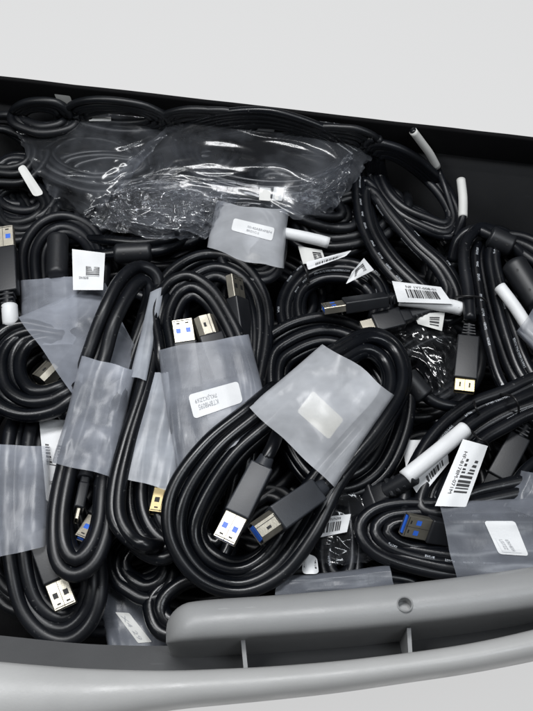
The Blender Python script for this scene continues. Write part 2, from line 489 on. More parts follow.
SPEC = {  # shell length,width,height | body length,width,height | tongue offset
 'a':     dict(sh=(14.5, 12.2, 4.9), bd=(30, 13.6, 8.4), ch=.4),
 'b':     dict(sh=(12.5, 12.0, 9.6), bd=(29, 14.6, 12.6), ch=.4, tch=2.6),
 'video': dict(sh=(9.5, 14.5, 5.0), bd=(36, 17, 9.5), ch=.4),
 'micro': dict(sh=(6, 7.5, 2.3), bd=(20, 11, 7), ch=.5),
}
def plug(parent, kind, tip, rear, roll=0, metal='steel', body='body', ribs=False, tail=None, blue=True, scale=.8, label=None, mat='cable', r=2.9):
    sp = SPEC[kind]; (sl, sw, shh) = sp['sh']; (bl, bw, bh) = sp['bd']
    T, R_ = P(*tip), P(*rear)
    X = (T-R_).normalized(); Z = Vector((0, 0, 1)); Z = (Z-X*Z.dot(X)).normalized(); Y = Z.cross(X)
    if roll:
        m = Matrix.Rotation(math.radians(roll), 3, X); Y = m@Y; Z = m@Z
    o = T-X*sl*scale
    def tr(V): return [o+(X*v.x+Y*v.y+Z*v.z)*scale for v in V]
    parts = [rbox((-bl/2, 0, 0), (bl, bw, bh), 1.1, .93, 3)]
    if kind == 'micro': parts = [rbox((-bl*.38, 0, 0), (bl*.76, bw, bh*.8), 1.2, 1.0, 3), rbox((-bl*.8, 0, 0), (bl*.42, bw*.72, bh*.8), 1.2, .8, 3)]
    # grip outline on the upper face
    if ribs:
        for k in range(4):
            parts.append(rbox((-bl-1.6-k*2.6, 0, 0), (1.5, bw*.62-k*.7, bh*.82-k*.5), .4, 1, 1))
        parts.append(xcyl(-bl-11, -bl+1, 3.1, 3.3))
        back = -bl-11
    else:
        parts += [xcyl(-bl-6, -bl+1, 4.0, 5.0, sz=.9), ]
        back = -bl-6
    V, Fc = join(*parts)
    b = mk('plug', tr(V), Fc, M[body], parent, smooth=False)
    b.data.polygons.foreach_set('use_smooth', [True]*len(b.data.polygons))
    try: b.data.set_sharp_from_angle(angle=math.radians(38))
    except Exception: pass
    if label: b['label'] = label
    V, Fc = shellbox(sl, sw, shh, ch=sp['ch'], top_ch=sp.get('tch'))
    mk('shell', tr(V), Fc, M[metal], b, smooth=False)
    tg = 'blue' if blue else 'dark'
    if kind == 'b':
        V, Fc = rbox((sl*.52, 0, -.4), (sl*.95, sw*.72, shh*.62), .3)
    else: V, Fc = rbox((sl*.52, 0, -shh*.16), (sl*.92, sw*.84, shh*.36), .2)
    mk('tongue', tr(V), Fc, M[tg], b, smooth=False)
    holes = []
    up = shh/2+.06
    def qd(x0, x1, y0, y1, z=up): return ([Vector((x0, y0, z)), Vector((x1, y0, z)), Vector((x1, y1, z)), Vector((x0, y1, z))], [(0, 1, 2, 3)])
    if kind == 'a':
        for s in (-1, 1):
            V, Fc = qd(sl*.40, sl*.61, s*2.9-1.35, s*2.9+1.35)
            mk('slot', tr(V), Fc, M[tg], b, smooth=False)
        V, Fc = join(qd(0.2, sl, -.12, .12), qd(sl*.8, sl*.86, 1.6, 3.6), qd(sl*.8, sl*.86, -3.6, -1.6), qd(sl*.93, sl*.96, -sw*.44, sw*.44))
        mk('seam', tr(V), Fc, M['dark'], b, smooth=False)
    elif kind == 'b':
        V, Fc = join(qd(0.2, sl, -1.9, -1.55), qd(sl*.4, sl*.62, .6, 2.1), qd(.1, .6, -sw*.25, sw*.25))
        mk('seam', tr(V), Fc, M['dark'], b, smooth=False)
    elif kind == 'video':
        V, Fc = join(qd(sl*.3, sl*.7, -4, -2.8), qd(sl*.3, sl*.7, 2.8, 4), qd(.1, sl, -.2, .1))
        mk('seam', tr(V), Fc, M['dark'], b, smooth=False)
    if tail is not None:
        p0 = o+X*(back+3)*scale; p1 = o+X*(back-6)*scale
        pts = [p0, p1]+[P(*q) for q in tail]
        pts = [Vector(q) for q in cat([tuple(q) for q in pts], False, 8)]
        tube('cable_end', pts, r, M[mat], parent)
    return b
def ferrite(parent, a, b, r):
    A, B = P(*a), P(*b); n = 9
    path = [A.lerp(B, k/24) for k in range(25)]
    def rr(t):
        e = min(t, 1-t)*24
        return r*(.62 if e < .5 else .9 if e < 1.5 else 1.0)
    V, Fc, UV = tube_data(path, rr, 20)
    o = mk('ferrite_core', V, Fc, M['ferrite'], parent, uvs=UV)
    for k in range(2):
        p = A.lerp(B, .28+.44*k); d = (CAM-p).normalized()
        ax = (B-A).normalized(); u = (d-ax*d.dot(ax)).normalized(); c = p+u*(r+.05)
        w = ax.cross(u)
        mk('dimple', [c+ax*(.8*math.cos(2*PI*i/10))+w*(.8*math.sin(2*PI*i/10)) for i in range(10)], [tuple(range(10))], M['dark'], o, smooth=False)
    return o
def wrap(parent, ctrl, r=3.6, mat='paper'):
    return strand('label_wrap', ctrl, r, M[mat], parent, ns=16, step=2)
def tie(parent, pts, r=.55):
    return strand('cable_tie', pts, r, M['tie'], parent, ns=8, step=1)

# ================================================================== THE PILE
WR = 'cables wrapped in frosted film sleeves'
LC = 'loose cable coils in the pile'

# ---- A: the big one in front
A = thing('cable_bundle', 'large black coil in a bright frosted sleeve, white patch showing through, topmost at the front', 'cable bundle', 270, 470, 12, WR)
coil(A, [(250,408,30),(205,445,30),(172,492,27),(170,540,22),(197,582,18),(240,597,16),(285,578,18),(318,535,24),(345,480,28),(385,430,27),(407,385,24),(400,347,22),(372,331,24),(335,346,28),(290,375,30)],
        [(275,425,27),(240,457,25),(212,500,20),(200,532,16),(212,556,14),(240,566,13),(266,552,14),(290,517,18),(315,478,22),(352,435,24),(384,396,22),(384,366,20),(365,352,22),(340,366,24),(305,395,26)], 6, 25, 'cable', 3.05, dz=5)
sA = sleeve(A, ((248,407),(333,489)), ((325,342),(396,394)), (41,38,41,36), 11, 'film_bright', crease=.6, wr=1.3, ends=5, ridge=.35, rf=4, lift=1.0, nv=36, nu=60)
plug(A, 'a', (224,541,33), (268,455,36), body='bodyg', tail=[(282,425,30),(300,405,26)])
plug(A, 'b', (256,534,35), (330,482,29), roll=-12, body='bodyg', tail=[(345,470,26),(360,450,22)])
# white inner label seen through the film
def underA(px, py, off, u, v):
    h = hit(sA, px, py, 0); 
    return (h if h is not None else P(px, py, 36))-Vector((0, 0, .9))+Vector((0, 0, off))
decal(A, [(313,390),(344,419),(329,439),(297,411)], underA, paper='paper_warm', name='inner_label', corner=.1)

# ---- B
B = thing('cable_bundle', 'black coil with upside down sticker and two silver plugs poking from its frosted sleeve', 'cable bundle', 210, 390, 8, WR)
coil(B, [(158,348),(153,310),(167,281),(190,272),(214,285),(233,312),(248,342),(262,390),(262,440,18),(248,510,10),(228,574,8),(196,566,8),(180,500,14),(168,430)],
        [(178,348),(174,322),(181,300),(193,293),(207,302),(220,322),(231,345),(243,390),(243,440,16),(232,500,8),(219,545,6),(204,530,6),(194,480,12),(186,430)], 4, 22, 'cable', 3.0)
sB = sleeve(B, ((157,350),(248,334)), ((178,478),(272,424)), (33,33,31,31), 10, 'film', wr=.9, ends=2, ridge=.5, rf=3.5, nv=34)
plug(B, 'a', (182,321,29), (190,375,25), body='body')
plug(B, 'b', (203,318,29), (219,365,24), body='body', roll=8)
decal(B, [(243,402),(236,381),(189,394),(194,418)][::1] and [(243,402),(194,419),(188,395),(238,381)], on_sleeve(sB, 33), name='sticker', ink='greyink',
      texts=[('KT8M8095', (.46, .50, .86, .72)), ('7KLJX2Z69', (.46, .20, .90, .42))], corner=.16)
# ---- B2 behind
B2 = thing('cable_coil', 'loose black coil around one upright silver plug, right behind the upside down sticker bundle', 'cable coil', 225, 330, 2, LC)
coil(B2, [(160,330),(158,290),(178,264),(208,252),(244,261),(267,292),(273,330),(266,375),(255,430),(225,470),(190,450),(170,390)],
         [(185,330),(186,303),(197,287),(215,277),(233,284),(247,304),(252,335),(248,375),(240,420),(222,440),(205,430),(192,385)], 5, 13, 'cable', 3.0)
plug(B2, 'a', (234,277,24), (241,325,18), roll=55, blue=False, tail=[(244,350,10)])

# ---- C
C = thing('cable_bundle', 'black coil in a pale frosted sleeve tucked left of the upside down sticker bundle', 'cable bundle', 145, 440, 0, WR)
coil(C, [(140,380),(126,430),(116,480),(118,520),(136,550),(162,562),(184,545),(192,500),(192,450),(188,400),(176,340),(164,310),(152,330)],
        [(168,380),(164,430),(160,480),(158,503),(163,522),(170,530),(176,520),(180,490),(180,450),(178,400),(174,365),(170,350),(168,360)], 5, 12, 'cable', 3.05)
sC = sleeve(C, ((147,371),(190,372)), ((112,475),(178,494)), (23,25,22,24), 10, 'film_mid', wr=.8, ends=3, ridge=.8, rf=3)
plug(C, 'a', (160,514,17), (170,470,14), metal='gold', blue=False)

# ---- C2 slanting cable with narrow sleeve
C2 = thing('cable_bundle', 'single thick black cable slanting down out of a narrow pale frosted sleeve strip', 'cable bundle', 125, 450, 4, WR)
coil(C2, [(160,288),(148,336),(138,384),(116,445),(103,490),(101,523),(118,547),(146,558),(172,550,8),(182,480,2),(184,400,2),(174,310,8)],
         [(166,300),(156,340),(148,385),(132,440),(122,485),(122,515),(134,535),(150,543),(166,535,4),(172,480,0),(174,400,0),(170,320,6)], 2, 22, 'cable', 3.1, start=.8, dz=2)
sleeve(C2, ((150,292),(166,286)), ((130,376),(147,381)), 27, 6, 'film_mid', wr=.4, ends=1, ridge=.2, nu=24)

# ---- D
D = thing('cable_bundle', 'black coil in a wrinkled frosted sleeve, one wide strand pair arching over the top', 'cable bundle', 90, 430, 0, WR)
coil(D, [(88,350,19),(102,310,25),(118,277,24),(138,263,20),(158,275,16),(155,310,10),(138,365,6),(122,430,10),(113,480),(113,530),(100,570),(74,585),(51,570),(46,520),(55,465),(70,410)],
        [(106,355,18),(115,322,23),(131,292,22),(143,282,18),(149,292,14),(142,320,6),(125,370,2),(112,430,8),(101,480),(97,520),(88,545),(76,556),(67,540),(66,510),(74,465),(90,410)], 3, 16, 'cable2', 3.3, dz=4)
sD = sleeve(D, ((82,356),(135,371)), ((53,463),(116,477)), (32,30,26,23), 11, 'film', crease=.7, wr=1.3, ends=2, ridge=.5, rf=2.5)
plug(D, 'micro', (76,521,20), (87,470,18), roll=75, blue=False, body='body')
plug(D, 'a', (85,541,15), (106,508,10), tail=[(118,480,4)])

# ---- E
E = thing('cable_bundle', 'black coil with a fat ferrite core, folded white tag, frosted sleeve at its foot', 'cable bundle', 65, 270, 0, WR)
coil(E, [(26,290),(23,250),(38,222),(63,212),(92,222),(107,250),(107,285),(95,320),(60,340),(30,330)],
        [(44,290),(43,257),(53,240),(66,234),(80,240),(90,256),(92,285),(80,310),(60,318),(45,312)], 4, 6, 'cable2', 3.0)
ferrite(E, (58,236,14), (57,278,14), 5.6)
sleeve(E, ((20,280),(78,276)), ((22,345),(80,345)), 15, 8, 'film', wr=1, ends=2)
decal(E, [(72,249),(105,253),(103,290),(73,290)], flat((19,18,17,17), 1, 1), name='tag', corner=0,
      texts=[('S/N 05X8', (.2, .28, .5, .34))], bars=[(.42, .36, .85, .62, 12, 1)])

# ---- F
Fb = thing('cable_bundle', 'thick round black coil at the left edge under a wide smooth frosted sleeve', 'cable bundle', 50, 350, 0, WR)
coil(Fb, [(75,394),(52,411),(20,416),(-10,402),(-20,365),(-6,335),(20,322),(60,328,12),(105,318,4),(128,336,0),(112,366,4)],
         [(66,384),(46,391),(30,389),(19,375),(19,357),(29,344),(46,340),(70,342,10),(96,338,4),(106,350,0),(94,370,4)], 5, 14, 'cable', 3.3)
sF = sleeve(Fb, ((20,317),(73,396)), ((103,281),(146,372)), (25,22,12,6), 9, 'film', crease=.6, wr=1.3, ends=4, ridge=.3, rf=3, nv=36)
plug(Fb, 'b', (39,381,10), (68,352,8), roll=20, blue=False)

# ---- G
G = thing('cable_bundle', 'long black coil hanging down the bottom left corner in a thin grey film sleeve', 'cable bundle', 40, 520, -10, WR)
coil(G, [(8,430,2),(3,500,2),(8,560,0),(19,608,-4),(42,636,-6),(70,642,-6),(93,622,-4),(102,588,0),(97,540,0),(74,480,0),(56,420,0),(30,405,0)],
        [(40,440,2),(34,500,2),(31,550,0),(38,590,-4),(52,610,-6),(68,615,-6),(82,603,-4),(88,580,0),(82,540,0),(62,480,0),(50,440,0),(44,425,0)], 4, 0, 'cable2', 3.3)
sleeve(G, ((-16,443),(51,447)), ((-14,560),(47,546)), (18,16,17,15), 12, 'film', wr=1, ends=1.5, ridge=.9, rf=2)
plug(G, 'a', (66,607,4), (52,570,6), blue=False)
decal(G, [(39,419),(68,420),(66,508),(46,500)], flat((5,4,3,3), 1, 5), name='tag', corner=0,
      bars=[(.15, .45, .75, .72, 14, 1)], texts=[('08QF7', (.2, .2, .7, .26))], paper='paper')

# ---- H
Hh = thing('cable_bundle', 'small black coil in a frosted sleeve with slim white sticker, before the clear bag', 'cable bundle', 248, 240, 0, WR)
coil(Hh, [(228,208),(220,240),(222,262),(238,277),(262,283),(280,274),(287,245),(284,218),(270,205),(245,200)],
         [(245,212),(238,240),(242,256),(252,264),(262,267),(270,260),(271,240),(268,222),(262,212),(252,208)], 4, 12, 'cable2', 2.6)
sH = sleeve(Hh, ((217,201),(289,210)), ((207,249),(284,270)), 25, 13, 'film_bright', wr=1.0, ends=5, ridge=.3, rf=2, sq=.7)
decal(Hh, [(234,218),(275,228),(272,241),(231,230)], on_sleeve(sH, 21), name='sticker', ink='greyink', texts=[('00-45ABR4FBF4', (.36, .52, .95, .70)), ('BKD1C-2', (.36, .24, .66, .40))], corner=.18, paper='paper')
plug(Hh, 'micro', (252,261,20), (266,245,16), blue=False)
# white wrapped cable right of H
H2 = thing('cable_coil', 'black coil whose end is rolled in a glossy white label, beside the slim sticker bundle', 'cable coil', 320, 240, -5, LC)
coil(H2, ell(330,232,48,24), ell(330,232,30,12), 4, -2, 'cable2', 2.7)
wrap(H2, [(284,233,14),(300,236,14),(318,240,13),(329,243,12)], 3.0)
decal(H2, [(298,246),(322,250),(326,262),(303,264)], flat((8,8,7,7), 1.5, 3), name='tag', corner=0, bars=[(.55, .2, .9, .8, 8, 1)], paper='paper2')
decal(H2, [(306,262),(352,250),(346,256),(308,270)], flat((10,9,10,9), 3, 8), name='tag', corner=.2, bars=[(.2, .25, .75, .55, 22, 0)], paper='paper')

# ---- I coil in clear bag
I = thing('cable_coil', 'big oval black coil lying flat inside the clear bag against the back wall', 'cable coil', 265, 155, 10, LC)
coil(I, ell(262,152,92,43,.08,wob=.03), ell(265,152,70,28,.08,wob=.03), 6, 15, 'cable', 2.3, dz=3)
decal(I, [(260,187),(271,188),(270,201),(259,200)], flat((24,24,23,23), .2, 2), name='tag', corner=.05, paper='paper2')
decal(I, [(274,187),(284,188),(282,201),(272,200)], flat((24,24,23,23), .2, 2), name='tag', corner=.05, paper='paper2')
decal(I, [(243,124),(275,127),(274,132),(242,129)], flat((25,25,25,25), .2, 2), name='tag', corner=.1, paper='paper2')
bag1 = thing('plastic_bag', 'clear crinkled bag stretched over the big oval coil', 'plastic bag', 265, 160, 5, 'clear plastic bags')
sheet(bag1, [[(116,176,20),(150,138,24),(190,108,30),(265,108,34),(345,120,32),(372,142,24)],
            [(113,180,20),(158,156,27),(203,140,31),(270,140,30),(340,150,28),(368,165,20)],
            [(114,184,19),(165,176,27),(205,174,29),(265,172,29),(325,182,26),(352,186,18)],
            [(118,189,17),(160,192,22),(205,196,24),(262,206,23),(300,220,20),(322,216,14)]], 'clear', 1.1, 110, 80, streak=(1.6, 2.4))
sheet(bag1, [[(150,180,16),(200,180,20),(265,186,20),(320,196,18)],[(150,192,14),(200,200,18),(265,208,18),(310,214,15)]], 'clear', 1.0, 60, 20, name='film_hem', streak=(1.5, 2))
bag3 = thing('plastic_bag', 'crumpled shiny clear bag end, bunched in folds left of the oval coil', 'plastic bag', 150, 205, 5, 'clear plastic bags')
sheet(bag3, [[(140,180,22),(175,184,25),(210,188,24),(240,196,18)],[(112,192,20),(155,200,27),(200,203,27),(232,208,18)],
            [(94,210,17),(138,217,25),(184,222,25),(218,222,16)],[(92,226,14),(138,236,19),(182,240,19),(212,234,14)]], 'clear_shiny', 5.0, 90, 70, streak=(2.6, 3.4))
sheet(bag3, [[(120,188,18),(160,190,20),(200,195,20)],[(110,205,16),(155,212,19),(205,214,18)],[(105,222,14),(150,230,16),(200,232,14)]], 'clear_shiny', 4.5, 70, 50, name='film_fold', streak=(2.5, 3))
bag3b = thing('plastic_bag', 'small torn shiny bag corner hanging off the right end of the oval coil', 'plastic bag', 325, 195, 5, 'clear plastic bags')
sheet(bag3b, [[(300,182,26),(325,172,28),(352,152,24)],[(300,198,26),(322,192,30),(350,176,24)],[(306,214,22),(322,214,24),(338,204,20)]], 'clear_shiny', 5.0, 60, 50, streak=(5, 7))
bag2 = thing('plastic_bag', 'dark dull bag with a diagonal seam in the back left corner', 'plastic bag', 90, 165, 5, 'clear plastic bags')
sheet(bag2, [[(14,124,18),(70,120,22),(130,110,24),(168,110,24)],[(24,150,16),(80,152,22),(130,146,24),(166,134,22)],
            [(44,184,12),(88,186,20),(122,178,22),(142,162,20)],[(60,210,8),(84,214,14),(104,206,16),(120,190,16)]], 'clear', 1.3, 90, 70, streak=(1.6, 2.4))
J = thing('cable_coil', 'dark coil sealed in the dull bag at the back left, white tag strip across it', 'cable coil', 90, 150, 0, LC)
coil(J, ell(95,158,62,34,.1), ell(95,158,40,18,.1), 4, 8, 'deep', 2.6)
decal(J, [(17,168),(24,164),(44,194),(34,197)], flat((20,20,16,16), .5, 2), name='tag', corner=.1, paper='paper2')
decal(J, [(89,116),(111,117),(111,121),(89,121)], flat((25,25,24,24), .2, 2), name='tag', corner=.1, paper='paper2')
J2 = thing('cable_coil', 'small dark coil standing in the far left top corner of the bin', 'cable coil', 40, 115, 0, LC)
coil(J2, ell(42,116,34,20,.1), ell(42,116,18,9,.1), 4, 20, 'deep', 2.6)
decal(J2, [(54,94),(70,96),(76,114),(60,106)], flat((28,28,27,27), .3, 2), name='tag', corner=.1, paper='paper2')

# ---- V left edge plug
V_ = thing('cable', 'black cable whose blue and silver plug points up at the left edge', 'cable', 8, 280, 5)
plug(V_, 'a', (3,229,20), (8,305,18), scale=.9, ribs=True)
strand('cable', [(9,300,18),(10,316,17),(12,330,12),(0,350,4),(-30,370,0)], 2.9, M['cable'], V_)
wrap(V_, [(9.4,306,18),(10,316,17.2),(11,325,14.6)], 4.0)
# ---- X ferrite cable
X = thing('cable', 'black cable with a ferrite barrel lying crosswise below the crumpled clear bag', 'cable', 135, 250, 0)
strand('cable', [(60,262,0),(85,256,8),(112,254,12),(152,252,12),(172,246,10),(200,230,2)], 2.9, M['cable'], X)
strand('cable_end', [(70,240,0),(105,240,10),(140,243,13),(172,238,13),(190,222,4)], 2.9, M['cable'], X)
ferrite(X, (114,254,12), (152,252,12), 5.2)

# ---- K printed coil
K = thing('cable_coil', 'round black coil with white lettering on the jacket, left of the blue tipped plug', 'cable coil', 335, 300, 0, LC)
coil(K, ell(335,306,56,50,wob=.04), ell(337,308,36,30,wob=.04), 5, 3, 'print', 2.9)
decal(K, [(352,272),(364,258),(374,270),(346,284)], flat((16,14,13,14), 1, 2), name='tag', corner=0, bars=[(.3, .25, .8, .8, 9, 1)], paper='paper')
tie(K, [(300,262,10),(306,270,13),(309,283,8)], .6)

# ---- W
Wc = thing('cable_coil', 'thick black coil with a ferrite core emerging behind the right of the front bundle', 'cable coil', 335, 390, 0, LC)
coil(Wc, [(262,352),(282,328),(320,316),(355,322),(388,342),(412,380),(410,430),(385,480),(340,500),(300,480),(268,420)],
         [(285,372),(300,356),(325,347),(350,354),(370,372),(380,395),(376,430),(360,460),(335,470),(312,450),(290,410)], 6, 9, 'cable', 3.0)
ferrite(Wc, (405,375,12), (425,398,8), 5.6)
strand('cable_end', [(420,392,8),(440,404,6),(470,408,4),(510,412,0)], 2.9, M['print'], Wc)

# ---- L and M plugs
Lc = thing('cable', 'black cable with a blue tipped silver plug and a white barcode flag, lying level', 'cable', 380, 300, 10)
plug(Lc, 'a', (323,309,22), (402,297,22), ribs=True, scale=.72, roll=40)
strand('cable', [(390,298,21.5),(399,299,21),(425,302,20.5),(450,306,19),(462,309,18),(480,315,8),(500,330,0)], 2.8, M['cable'], Lc)
wrap(Lc, [(399,299,21),(425,302,20.5),(450,306,19),(462,309,18)], 3.5)
decal(Lc, [(392,281),(441,287),(453,304),(398,302)], flat((28,26,23,24), .8, 4), name='tag', corner=0,
      texts=[('NF 1Y7-008-01', (.25, .74, .85, .86))], bars=[(.22, .25, .85, .68, 26, 0)])
Mc = thing('cable', 'black cable with a small slim silver plug just under the level barcode flag', 'cable', 390, 322, 5)
plug(Mc, 'micro', (362,328,17), (420,313,16), scale=1, ribs=True, blue=False)
strand('cable', [(415,314,15),(432,318,12),(450,324,6),(470,336,0)], 2.6, M['cable'], Mc)
decal(Mc, [(414,314),(445,312),(442,331),(418,324)], flat((17,16,15,15), 1, 4), name='tag', corner=0, bars=[(.5, .2, .85, .8, 8, 1)], paper='paper2')

# ---- N vertical plug
Nc = thing('cable', 'black cable ending in a long upright plug with a gilded tip', 'cable', 466, 330, 10)
plug(Nc, 'video', (464,392,20), (470,315,22), metal='gold', blue=False, ribs=True, scale=.64, roll=4, body='body')
strand('cable', [(470,320,22),(468,290,21),(464,262,20),(466,242,18),(480,228,14),(496,232,10),(520,240,0)], 3.1, M['cable2'], Nc)
tie(Nc, [(452,300,16),(458,297,23),(470,296,26),(482,298,22),(487,303,14)], .6)

# ---- O right coil
O = thing('cable_coil', 'printed black coil standing along the right wall with a wide white wrapped strand', 'cable coil', 520, 310, 0, LC)
coil(O, [(478,248),(480,290),(488,340),(503,388),(540,425),(585,400),(600,330),(575,270),(535,238),(500,232)],
        [(496,255),(502,290),(516,335),(530,368),(548,390),(560,370),(565,320),(550,280),(528,260),(510,250)], 5, 8, 'print', 3.0)
wrap(O, [(500,287,18),(515,307,18),(530,330,17),(548,356,14)], 3.1)
ferrite(O, (512,262,12), (540,306,10), 6.8)
sleeve(O, ((540,300),(516,332)), ((585,345),(560,380)), (24,22,22,20), 9, 'film_dark', wr=.8, ends=2)
O2 = thing('cable', 'black cable arching through a short ferrite core in the right back corner', 'cable', 500, 240, 0)
strand('cable', [(452,262,2),(458,240,10),(474,230,14),(495,238,14),(514,247,12),(532,270,4),(548,300,0)], 2.9, M['cable2'], O2)
ferrite(O2, (489,236,14), (513,247,12), 5.8)

# ---- P upper right coils
Pc = thing('cable_coil', 'fanned out black coil in the right back half, its two ends wrapped in white', 'cable coil', 410, 185, 0, LC)
coil(Pc, [(366,144),(372,185),(394,215),(424,232),(455,240),(466,222),(452,188),(424,158),(392,142)],
         [(380,156),(386,186),(402,205),(424,217),(443,224),(448,212),(436,190),(414,168),(394,156)], 6, 4, 'cable2', 2.6, dz=5)
strand('cable_end', [(412.6,130,15),(413,131,15),(422,143,14),(430,154,13),(437,167,12),(446,190,11),(456,222,4)], 1.8, M['cable2'], Pc)
strand('cable_end', [(460.8,179,14),(461,180,14),(463,198,14),(463,217,13),(456,236,6)], 1.9, M['cable2'], Pc)
wrap(Pc, [(413,131,15),(422,143,14),(430,154,13),(437,167,12)], 2.15, 'paper2')
wrap(Pc, [(461,180,14),(463,198,14),(463,217,13)], 2.45, 'paper2')
P2 = thing('cable_coil', 'heavy black strands sweeping down from the oval coil towards the white barcode flag', 'cable coil', 400, 260, 0, LC)
coil(P2, [(358,180),(362,225),(380,262),(410,295),(445,325),(468,310),(452,270),(420,240),(388,205),(370,180)],
         [(368,195),(374,225),(392,255),(418,282),(440,300),(448,290),(436,268),(412,245),(390,220),(376,200)], 4, 8, 'print', 3.0)
P3 = thing('plastic_bag', 'glossy black film sheet crumpled between the round coil and the gilded plug', 'plastic bag', 425, 350, 0)
sheet(P3, [[(392,322,10),(420,318,12),(450,320,10)],[(400,345,10),(430,350,14),(458,350,10)],[(420,372,8),(440,380,12),(462,385,8)],[(430,398,4),(448,402,5),(462,402,4)]], 'clear_dark', 2.0, 60, 60, streak=(1.5, 2.5))

# ---- Q right lower coil
Q = thing('cable_coil', 'printed black coil fanning to the right edge, with thin black ties and white barcode tags', 'cable coil', 480, 440, 0, LC)
coil(Q, [(403,505),(412,465),(432,430),(462,403),(498,388),(540,368),(590,370),(620,420),(600,480),(540,500),(470,515),(420,525)],
        [(440,500),(458,468),(480,442),(505,426),(528,414),(555,408),(580,420),(585,450),(560,470),(520,480),(480,490),(455,500)], 5, 12, 'print', 3.1)
wrap(Q, [(405,478,22),(425,462,23),(446,445,23),(465,429,22)], 3.7)
decal(Q, [(463,439),(488,446),(466,507),(435,506)], flat((25,23,21,22), 1.2, 6), name='tag', corner=0,
      texts=[('HF-8178M-071M', (.24, .2, .36, .84, 1))], bars=[(.42, .22, .86, .78, 20, 1)])
decal(Q, [(409,481),(447,447),(449,463),(420,498)], flat((18,20,17,15), 1, 6), name='tag', corner=0, bars=[(.35, .2, .9, .55, 16, 0)])
decal(Q, [(402,440),(425,440),(420,468),(407,474)], flat((4,4,3,3), 1, 6), name='tag', corner=0, bars=[(.4, .1, .9, .5, 9, 0)])
tie(Q, [(471,430,14),(478,438,23),(486,442,22),(490,450,12)])
tie(Q, [(500,394,15),(512,396,22),(518,404,22),(519,416,12)])
tie(Q, [(474,400,14),(476,408,22),(480,416,14)])
Sc = thing('cable', 'black cable with a broad ribbed plug entering the rolled white label near the front', 'cable', 380, 495, 5)
plug(Sc, 'micro', (330,523,-8), (405,481,19), ribs=True, blue=False, scale=1.3, metal='dark', body='body')
Sd = thing('cable', 'loose black cable with a ribbed black plug, in the dark beside the tall barcode tag', 'cable', 500, 465, 0)
plug(Sd, 'a', (486,500,2), (510,455,4), ribs=True, blue=False, metal='dark', tail=[(530,430,2)])

Se = thing('cable_bundle', 'dim film sleeve around black strands at the right edge, above the slanted sticker bundle', 'cable bundle', 530, 480, 0, WR)
coil(Se, [(505,520),(515,480),(540,455),(570,450),(590,480),(560,520)], [(520,515),(528,485),(545,468),(562,466),(570,485),(550,510)], 3, 10, 'cable', 2.9)
sleeve(Se, ((505,508),(560,525)), ((520,470),(580,485)), (19,19,19,19), 8, 'film_dark', wr=1, ends=3)
# ---- R bottom right
R = thing('cable_bundle', 'black coil in a grey film sleeve with slanted white sticker, along the front rim', 'cable bundle', 470, 545, 0, WR)
coil(R, [(455,505),(400,503),(370,511),(358,530),(374,555),(420,573),(470,581),(540,578),(600,560),(600,520),(540,505)],
        [(455,524),(420,524),(398,524),(388,532),(400,543),(432,551),(470,556),(540,555),(575,550),(575,530),(540,524)], 5, 11, 'print', 2.9, dz=6)
sR = sleeve(R, ((438,500),(458,583)), ((575,498),(585,578)), (24,21,24,21), 10, 'film_dark', wr=1.0, ends=6, ridge=.5, rf=3)
plug(R, 'a', (404,524,22), (468,537,8), scale=.8, roll=-42)
decal(R, [(515,521),(529,556),(499,554),(484,521)], on_sleeve(sR, 24), name='sticker', ink='greyink', texts=[], corner=.1,
      bars=[])
# lettering of the slanted sticker, two lines
decal(R, [(511,538),(522,553),(503,552),(495,538)], lambda a, b, off, u, v: hit(sR, a, b, off+.25) or P(a, b, 24), name='sticker', ink='greyink', corner=0,
      texts=[('07KH8X4', (.1, .55, .9, .75)), ('L35TZZ', (.1, .2, .8, .4))])

# ---- T
T_ = thing('cable_bundle', 'flat dark cable bundle in a long grey film sleeve tucked against the front handle', 'cable bundle', 340, 580, 0, WR)
coil(T_, [(296,585),(330,578),(370,574),(400,576),(420,584),(380,590),(330,594),(300,594)], [(300,587),(330,582),(370,578),(395,580),(405,584),(380,587),(330,590),(305,591)], 2, 2, 'cable', 2.8, dz=3)
sleeve(T_, ((276,577),(276,604)), ((389,566),(397,592)), (16,14,16,14), 8, 'film_dark', wr=.8, ends=2, ridge=.3, sq=.8)
T2 = thing('cable_bundle', 'printed cable in smoky film with white barcode tag, sunk below the front bundle', 'cable bundle', 330, 535, 0, WR)
coil(T2, [(330,480),(322,520),(318,560),(330,590),(355,585),(362,550),(358,510),(352,480)], [(336,490),(332,520),(330,560),(338,575),(348,570),(352,550),(350,520),(346,495)], 3, 0, 'print', 2.8, dz=4)
sheet(T2, [[(300,500,9),(330,492,13),(360,488,9)],[(298,530,9),(330,530,14),(368,525,9)],[(296,560,6),(330,566,9),(374,560,5)]], 'clear_dark', 1.0, 60, 60, name='film', streak=(1.5, 2.5))
decal(T2, [(304,519),(351,514),(347,532),(302,541)], flat((15,14,13,14), .8, 4), name='tag', corner=0, bars=[(.15, .18, .86, .68, 26, 0)], texts=[('DP/N 0X39VN99', (.2, .76, .8, .9))], paper='paper')
decal(T2, [(303,552),(317,557),(319,574),(302,574)], flat((14,12,12,13), 1.5, 4), name='tag', corner=.2, bars=[(.1, .3, .9, .9, 9, 1)], paper='paper')
decal(T2, [(366,551),(374,550),(384,559),(378,561)], flat((4,4,4,4), .2, 4), name='tag', corner=0)

